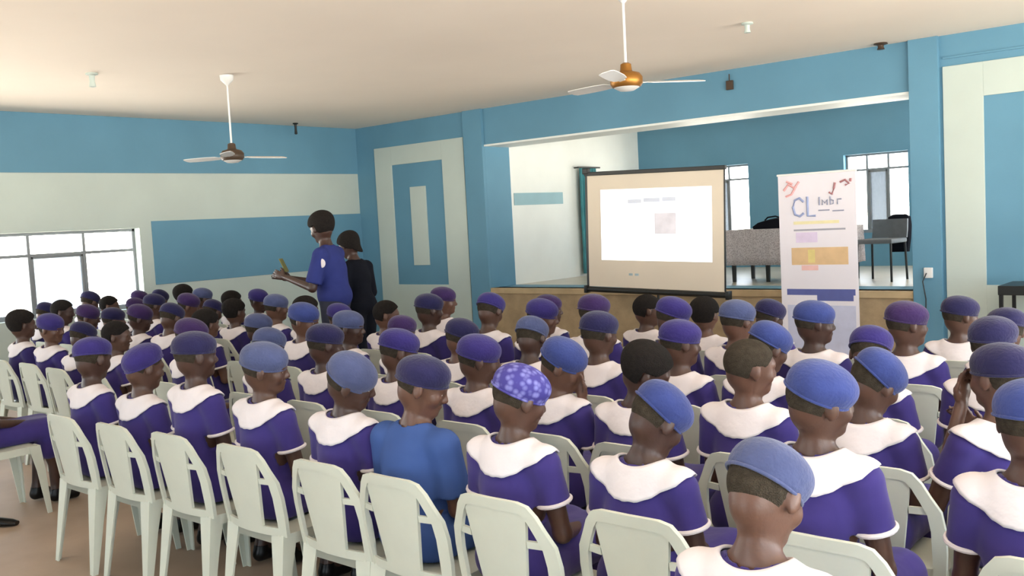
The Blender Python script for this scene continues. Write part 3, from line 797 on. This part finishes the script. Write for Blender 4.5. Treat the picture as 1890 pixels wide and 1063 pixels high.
# ------------------------------------------------------------------ white plastic chairs
def chair_back(bm):
    def Y(u, z): return -.165-.055*((z-.44)/.36)-.028*(1-(u/.2)**2)
    def sheet(grid, th=.013):
        n, m = len(grid), len(grid[0])
        A = [[bm.verts.new((u, Y(u, z), z)) for u, z in r_] for r_ in grid]; B = [[bm.verts.new((u, Y(u, z)-th, z)) for u, z in r_] for r_ in grid]
        for i in range(n-1):
            for j in range(m-1):
                bm.faces.new([A[i][j], A[i][j+1], A[i+1][j+1], A[i+1][j]]); bm.faces.new([B[i][j+1], B[i][j], B[i+1][j], B[i+1][j+1]])
        for i in range(n-1):
            bm.faces.new([A[i][0], A[i+1][0], B[i+1][0], B[i][0]]); bm.faces.new([A[i+1][-1], A[i][-1], B[i][-1], B[i+1][-1]])
        for j in range(m-1):
            bm.faces.new([A[0][j+1], A[0][j], B[0][j], B[0][j+1]]); bm.faces.new([A[-1][j], A[-1][j+1], B[-1][j+1], B[-1][j]])
    zs = [.43+.345*i/7 for i in range(8)]
    sheet([[((-1+2*j/8)*(.082+.050*i/7), z) for j in range(9)] for i, z in enumerate(zs)])
    path = [(-.198, .43), (-.203, .52), (-.204, .60), (-.196, .66), (-.172, .708), (-.150, .752), (-.128, .780), (-.10, .788), (-.05, .790), (0, .790)]
    path = path+[(-u, z) for u, z in path[-2::-1]]
    g = []
    for i, (u, z) in enumerate(path):
        a, b = path[max(i-1, 0)], path[min(i+1, len(path)-1)]; tx, tz = b[0]-a[0], b[1]-a[1]; l = math.hypot(tx, tz); nx, nz = -tz/l, tx/l
        w = .021 if .44 < z < .7 else .018
        g.append([(u+nx*w*k, z+nz*w*k) for k in (-1, 0, 1)])
    sheet(g, .017)
    for s in (-1, 1):
        sheet([[(s*(.12+.065*j/3), .655+.004*i) for j in range(4)] for i in range(0, 8, 3)])
        sheet([[(s*(.06+.14*j/4), .43+.018*i) for j in range(5)] for i in range(3)])
def make_chair():
    t = empty('plastic_chair')
    bm = bmesh.new()
    rows = []
    for i in range(9):
        y = -.185+.41*i/8; hw = .205-.012*(i/8)-(.012 if i in (0, 8) else 0)
        rows.append([(-hw+2*hw*j/8, y, .438-.010*math.cos((j/8-.5)*PI)*math.sin(PI*i/8)-(.012 if i == 8 else 0)) for j in range(9)])
    A = [[bm.verts.new(p) for p in r_] for r_ in rows]; B = [[bm.verts.new((p[0], p[1], p[2]-.012)) for p in r_] for r_ in rows]
    for i in range(8):
        for j in range(8):
            bm.faces.new([A[i][j], A[i][j+1], A[i+1][j+1], A[i+1][j]]); bm.faces.new([B[i][j+1], B[i][j], B[i+1][j], B[i+1][j+1]])
    edge = [(0, j) for j in range(8)]+[(i, 8) for i in range(8)]+[(8, j) for j in range(8, 0, -1)]+[(i, 0) for i in range(8, 0, -1)]
    def low(v): return bm.verts.new((v.co.x*1.01, v.co.y, v.co.z-.045))
    C_ = {e: low(A[e[0]][e[1]]) for e in edge}
    for k, e in enumerate(edge):
        f = edge[(k+1) % len(edge)]
        bm.faces.new([A[e[0]][e[1]], A[f[0]][f[1]], C_[f], C_[e]]); bm.faces.new([B[f[0]][f[1]], B[e[0]][e[1]], C_[e], C_[f]])
    from_bm('seat', bm, M['chair'], t, True)
    bm = bmesh.new(); chair_back(bm); from_bm('backrest', bm, M['chair'], t, True)
    for sx in (-1, 1):
        for sy in (-1, 1):
            bm = bmesh.new()
            def L(cx_, cy_, w_, d_, th, z):   # L-shaped section, open towards the seat middle
                pts = [(0, 0), (-w_, 0), (-w_, th), (-th, th), (-th, d_), (0, d_)]
                return [bm.verts.new((cx_+sx*px, cy_-sy*py, z)) for px, py in pts]
            R_ = [L(sx*.203, -.185 if sy < 0 else .215, .085, .07, .010, .436), L(sx*.207, -.205 if sy < 0 else .232, .066, .05, .009, .28), L(sx*.214, -.24 if sy < 0 else .25, .034, .028, .008, 0)]
            for P_, Q_ in zip(R_, R_[1:]):
                for i in range(6): bm.faces.new([P_[i], P_[(i+1) % 6], Q_[(i+1) % 6], Q_[i]])
            bm.faces.new(R_[0]); bm.faces.new(R_[-1][::-1])
            from_bm('leg', bm, M['chair'], t)
    return t
chair0 = make_chair(); reg(chair0); chair_used = [False]
def put_chair(x, y, rz, label, s=1.):
    if not chair_used[0]: c = chair0; chair_used[0] = True
    else: c = copy_tree(chair0)
    c.location = (x, y, 0); c.rotation_euler = (0, 0, rz); tag(c, label, 'chair', 'white plastic chairs in rows'); return c

# ------------------------------------------------------------------ the pupils
D2 = math.radians
base = dict(Z=1.66, A=2.42, B=3.20, C=3.97, D=4.75, E=5.50)
def rowy(r, x): return base[r]+.19*max(0, x+2)-.05*max(0, -3.6-x)*(r == 'A')
CAPN = dict(blue='blue', slate='slate-blue', purple='purple', navy='navy', violet='violet', pattern='blue patterned')
CAPM = dict(blue='cap_blue', slate='cap_slate', purple='cap_purple', navy='cap_navy', violet='cap_violet', pattern='cap_pattern')
ORD = 'first second third fourth fifth sixth seventh eighth ninth tenth eleventh twelfth thirteenth fourteenth fifteenth sixteenth seventeenth eighteenth nineteenth twentieth'.split()+['twenty-'+w for w in 'first second third fourth fifth'.split()]
ROWN = dict(Z='nearest', A='second', B='third', C='fourth', D='fifth', E='sixth')
skins = ['skin', 'skin2', 'skin3']
FACE = lambda s: (('T', (s*.19, .09, .10)), ('N', (s*.035, .135, .0)), ((-s*.15, .05, 1), (-s*.3, -1, .1)))
CHAT = lambda s: (('T', (s*.20, .12, .10)), ('T', (s*.08, .26, .30)), ((-s*.5, .3, .8), (-s*.6, -.6, 0)))
# unique people of the near rows: row, x, height, cap, yaw, pitch, roll (deg), cap tilt (fwd, side), skin, extras, label
U = [
 ('Z', -.90, 1.155, 'slate', -10, 28, -4, (10, 8), 'skin3', {}, 'schoolgirl with bowed cropped head under a slate-blue cap, nearest of all at bottom right'),
 ('A', -.53, 1.20, 'blue', -10, 5, 0, (4, 0), 'skin', {}, 'schoolgirl at the bottom right edge, her head beyond the picture, white collar showing'),
 ('A', -1.065, 1.235, 'blue', -38, 8, 6, (12, 12), 'skin', {}, 'schoolgirl in a bright blue cap facing right, right behind the nearest bowed head'),
 ('A', -1.60, 1.135, 'blue', -28, 34, 4, (10, 10), 'skin2', {}, 'schoolgirl with head hung forward in a light blue cap tipped to the right'),
 ('A', -2.07, 1.185, 'pattern', -25, 18, 4, (6, 10), 'skin', {}, 'schoolgirl in a blue cap with pale markings, left of the light blue tipped cap'),
 ('A', -2.56, 1.19, 'navy', -50, 22, 0, (-6, 4), 'skin3', dict(kind='boy', bw=1.14, sleeve=.75), 'pupil in a bright blue shirt with no white collar, dark cap'),
 ('A', -2.97, 1.185, 'slate', -50, 22, 14, (14, 10), 'skin2', {}, 'schoolgirl in a slate-blue cap leaning her head right, left of the blue shirt'),
 ('A', -3.51, 1.205, 'slate', -45, 10, 6, (4, 6), 'skin', {}, 'schoolgirl in a grey-blue cap looking right, a light brown neck above her collar'),
 ('A', -4.02, 1.235, 'navy', -12, 6, 0, (0, 0), 'skin2', {}, 'schoolgirl in a dark blue cap, third from the left aisle in the second row'),
 ('A', -4.51, 1.15, 'purple', -5, 14, 0, (-34, 0), 'skin', {}, 'schoolgirl whose round purple-blue cap is pulled over the back of her head'),
 ('A', -5.00, 1.17, 'purple', 10, 14, 0, (-6, -8), 'skin2', {}, 'schoolgirl in a purple cap beside the left aisle, at the end of the second row'),
 ('B', -.78, 1.185, 'navy', 15, 4, 0, (0, 0), 'skin3', dict(twist=D2(48), armL=FACE(-1), armR=CHAT(1)), 'pupil at the right edge with hands raised before the face, dark cap'),
 ('B', -1.21, 1.15, 'blue', -30, 24, 10, (16, 14), 'skin', {}, 'schoolgirl in a bright blue cap bending right, wide white collar, on an arched chair'),
 ('B', -1.62, 1.195, None, -42, 8, 4, (0, 0), 'skin3', dict(hair=.006), 'schoolgirl with bare cropped head looking right, a long neck above the collar'),
 ('B', -2.08, 1.155, None, -55, 26, 8, (0, 0), 'skin2', dict(hair=.014), 'bareheaded schoolgirl with black hair, head bent right, before the patterned cap'),
 ('B', -2.50, 1.16, 'blue', -60, 24, 6, (8, 8), 'skin3', dict(armR=FACE(1)), 'schoolgirl in a blue cap resting her raised hand against her face'),
 ('B', -2.96, 1.16, 'purple', -40, 12, 4, (4, 6), 'skin', {}, 'schoolgirl in a striped-looking purple cap, beyond and right of the blue shirt'),
 ('B', -3.51, 1.165, 'purple', -30, 14, 0, (4, 0), 'skin', {}, 'schoolgirl in a purple cap beyond and left of the blue-shirted pupil'),
 ('B', -4.08, 1.175, 'navy', -20, 10, 0, (2, 0), 'skin2', {}, 'schoolgirl in a navy cap in the third row below the standing man'),
 ('B', -4.62, 1.13, 'slate', 15, 18, 0, (4, 0), 'skin', {}, 'schoolgirl in a slate cap in the third row, left of the navy cap'),
 ('C', -.98, 1.19, 'navy', -10, 4, 0, (0, 0), 'skin2', {}, 'schoolgirl in a dark cap at the right edge, in front of the raised hands'),
 ('C', -1.46, 1.135, 'purple', 5, 26, 0, (0, 0), 'skin', {}, 'schoolgirl with lowered purple cap below the foot of the banner'),
 ('C', -1.91, 1.155, 'blue', -30, 20, 4, (10, 8), 'skin', {}, 'schoolgirl in a blue cap partly hidden by the bare cropped head'),
 ('C', -2.33, 1.16, 'purple', -35, 8, 0, (2, 4), 'skin', {}, 'schoolgirl in a purple-blue cap turned right, standing out below the right end of the screen'),
]
# the rest: row, x, height, cap, variant
V = [('C', -2.82, 1.19, 'navy', 0), ('C', -3.30, 1.15, 'slate', 3), ('C', -3.81, 1.13, 'navy', 1), ('C', -4.32, 1.13, 'violet', 5), ('C', -4.83, 1.15, 'slate', 2), ('C', -5.27, 1.20, 'blue', 4),
     ('D', -1.56, 1.175, 'violet', 2), ('D', -2.00, 1.18, 'blue', 2), ('D', -2.43, 1.18, 'slate', 0), ('D', -2.88, 1.19, 'purple', 1), ('D', -3.41, 1.20, 'violet', 0), ('D', -3.82, 1.17, 'purple', 4), ('D', -4.31, 1.20, 'purple', 3), ('D', -4.86, 1.19, 'navy', 0), ('D', -5.32, 1.14, None, 6),
     ('E', -1.52, 1.13, 'navy', 2), ('E', -2.62, 1.11, 'navy', 1), ('E', -3.05, 1.11, None, 7), ('E', -3.52, 1.13, None, 6), ('E', -4.35, 1.12, 'violet', 2), ('E', -5.46, 1.17, 'violet', 2), ('D', -1.12, 1.14, 'navy', 5)]
caps = ['navy', 'violet', None, 'navy', 'purple', None, 'slate', None, 'navy', 'violet']
k = 0
for r, xs in (('A', [-6.38]), ('B', [-5.48, -6.45, -6.95, -7.48, -8.0]), ('C', [-5.80, -6.55, -7.06, -7.55, -8.03, -8.5, -8.95, -9.45]),
              ('D', [-5.85, -6.30, -6.72, -7.32, -7.70, -8.17, -8.66, -9.15, -9.65, -10.1]), ('E', [-8.05, -8.55, -9.02, -9.5, -9.98, -10.45])):
    for x in xs:
        c = caps[k % 10]; V.append((r, x+.03*math.sin(k*3.1), 1.135+.035*math.sin(k*1.7), c, [0, 1, 2, 3, 4, 5, 0, 2, 3, 1][k % 10] if c else 6+k % 2)); k += 1
VAR = [dict(yaw=-12, pitch=6), dict(yaw=-32, pitch=14, roll=5), dict(yaw=-50, pitch=4), dict(yaw=8, pitch=22), dict(yaw=-65, pitch=10, roll=4), dict(yaw=28, pitch=10), dict(yaw=-40, pitch=8, hair=.012), dict(yaw=-5, pitch=4, hair=.018)]

def finish(o, cap, skin, dress, hair=None):
    recolour(o, person=M[skin], dress=M[dress] if dress else None, shirt=M['shirt'], cap=M[CAPM[cap]] if cap else None, cap_band=M[CAPM[cap]] if cap else None)
    o['category'] = 'person'
seats = []
rank = {}
allp = [(u[0], u[1]) for u in U]+[(v[0], v[1]) for v in V]
for r in 'ZABCDE':
    for i, x in enumerate(sorted([q[1] for q in allp if q[0] == r], reverse=True)): rank[(r, x)] = i
for (r, x, Hh, cap, yw, pt, rl, ct, sk, ex, lab) in U:
    pr = dict(yaw=D2(yw), pitch=D2(pt), roll=D2(rl), hair=ex.get('hair', .005), cap=(D2(ct[0]), D2(ct[1])) if cap else None)
    pr.update({k_: v_ for k_, v_ in ex.items() if k_ != 'hair'})
    low = .055*(1-math.cos(D2(pt)))*2.2
    pr['dh'] = max(-.05, min(.075, Hh-1.178+low)); pr['lean'] = D2(-2+pt*.10)
    o = make_person(pr, r in 'ZA'); y = rowy(r, x)
    o.location = (x-.05, y, 0); finish(o, cap, sk, 'dress' if ex.get('kind') is None else None)
    o['label'] = lab; o['group'] = 'seated pupils'; seats.append((r, x, y))
protos = {}
for n, (r, x, Hh, cap, vi) in enumerate(V):
    key = (vi, cap is not None)
    if key not in protos:
        v = VAR[vi]; pr = dict(yaw=D2(v['yaw']), pitch=D2(v['pitch']), roll=D2(v.get('roll', 0)), hair=v.get('hair', .005), cap=(D2(5), D2(4)) if cap else None, lean=D2(0), dh=-.02)
        o = make_person(pr, False); protos[key] = (o.name, list(o.children)); 
    else:
        nm, kids = protos[key]; s_ = bpy.data.objects[nm]; o = s_.copy(); COL.objects.link(o)
        for ch in kids: c = ch.copy(); COL.objects.link(c); c.parent = o
    y = rowy(r, x)+.02*math.sin(n*2.2); s = min(1.05, max(.955, Hh/1.158))
    o.location = (x-.04, y, 0); o.scale = (s, s, s); o.rotation_euler = (0, 0, D2(6*math.sin(n*1.3)))
    finish(o, cap, skins[n % 3], ['dress', 'dress2'][n % 2])
    who = 'schoolgirl in a %s cap' % CAPN[cap] if cap else 'bareheaded schoolgirl with %s black hair' % ('short' if vi == 6 else 'bushy')
    o['label'] = who+', %s from the right in the %s row' % (ORD[rank[(r, x)]], ROWN[r]); o['group'] = 'seated pupils'
    seats.append((r, x, y))
for r, x, y in seats:
    put_chair(x+.05, y+.02, 0, 'white plastic chair under the %s pupil from the right in the %s row' % (ORD[rank[(r, x)]], ROWN[r]))
# empty chairs
for x, r, lab in ((-5.05, 'B', 'empty white plastic chair in the third row, left of the slate cap'), (-.70, 'D', 'empty white plastic chair at the right end of the fifth row'),
                  (-2.05, 'E', 'empty white plastic chair in the sixth row beyond the banner-side pupils')):
    put_chair(x, rowy(r, x), 0, lab)

# ------------------------------------------------------------------ standing people
armsM = dict(armL=(('T', (-.20, .08, .10)), ('T', (-.05, .36, .215)), ((.15, .8, .35), (.9, 0, -.1))), armR=(('T', (.20, .10, .10)), ('T', (.05, .37, .20)), ((-.15, .8, .35), (-.9, 0, -.1))))
o = make_person(dict(stand=True, kind='man', cap=None, hair=.020, bw=1.12, yaw=D2(-25), pitch=D2(12), lean=D2(6), sleeve=.85, **armsM), True)
o.location = (-6.88, 5.50, 0); o.scale = (1.19, 1.19, 1.19); o.rotation_euler = (0, 0, D2(118))
recolour(o, person=M['skin2'], shirt=M['shirt_man']); o['category'] = 'person'
o['label'] = 'standing man in a blue short-sleeved shirt, hands raised together before his chest'
bm = bmesh.new(); bmesh.ops.create_uvsphere(bm, u_segments=14, v_segments=8, radius=.03)
for v in bm.verts: v.co.x *= .22; v.co.z *= 1.15
b = from_bm('sleeve_badge', bm, M['collar'], o, True); b.location = (-.205, .0, 1.175); b['label'] = 'round white badge on the sleeve'
bm = bmesh.new(); bx(bm, -.036, .036, -.005, .005, -.07, .07, .004)
ph = from_bm('mobile_phone', bm, M['patina'], None); ph.location = (-7.345, 5.30, 1.385); ph.rotation_euler = (D2(-25), 0, D2(118))
tag(ph, 'small olive phone held in the raised hands of the standing man', 'phone')
o = make_person(dict(stand=True, kind='man', cap=None, hair=.016, long=True, yaw=D2(10), pitch=D2(18), lean=D2(8), sleeve=1.0), False)
o.location = (-7.05, 5.95, 0); o.scale = (1.07, 1.07, 1.07); o.rotation_euler = (0, 0, D2(95))
recolour(o, person=M['skin2'], shirt=M['black'], trousers=M['black']); o['category'] = 'person'
o['label'] = 'dark-clothed person standing close behind the man in blue, mostly hidden'

# toe of a shoe on the floor at the left edge
bm = bmesh.new()
rr = []
for yv, w_, h_ in ((-.13, .028, .06), (-.10, .036, .07), (-.04, .034, .062), (.03, .040, .05), (.09, .040, .038), (.125, .026, .026)):
    rr.append([bm.verts.new((w_*math.cos(2*PI*i/14), yv, max(0, h_*.5+h_*.5*math.sin(2*PI*i/14)))) for i in range(14)])
for A_, B_ in zip(rr, rr[1:]):
    for i in range(14): bm.faces.new([A_[i], A_[(i+1) % 14], B_[(i+1) % 14], B_[i]])
bm.faces.new(rr[0][::-1]); bm.faces.new(rr[-1])
o = from_bm('shoe', bm, M['shoe'], None, True); o.location = (-6.12, 2.20, .001); o.rotation_euler = (0, 0, D2(-50))
tag(o, 'black shoe on the bare floor at the left edge of the picture', 'shoe')
bm = bmesh.new(); bx(bm, -.04, .04, -.13, .0, -.001, .006, .002); from_bm('heel', bm, M['metal_black'], o)
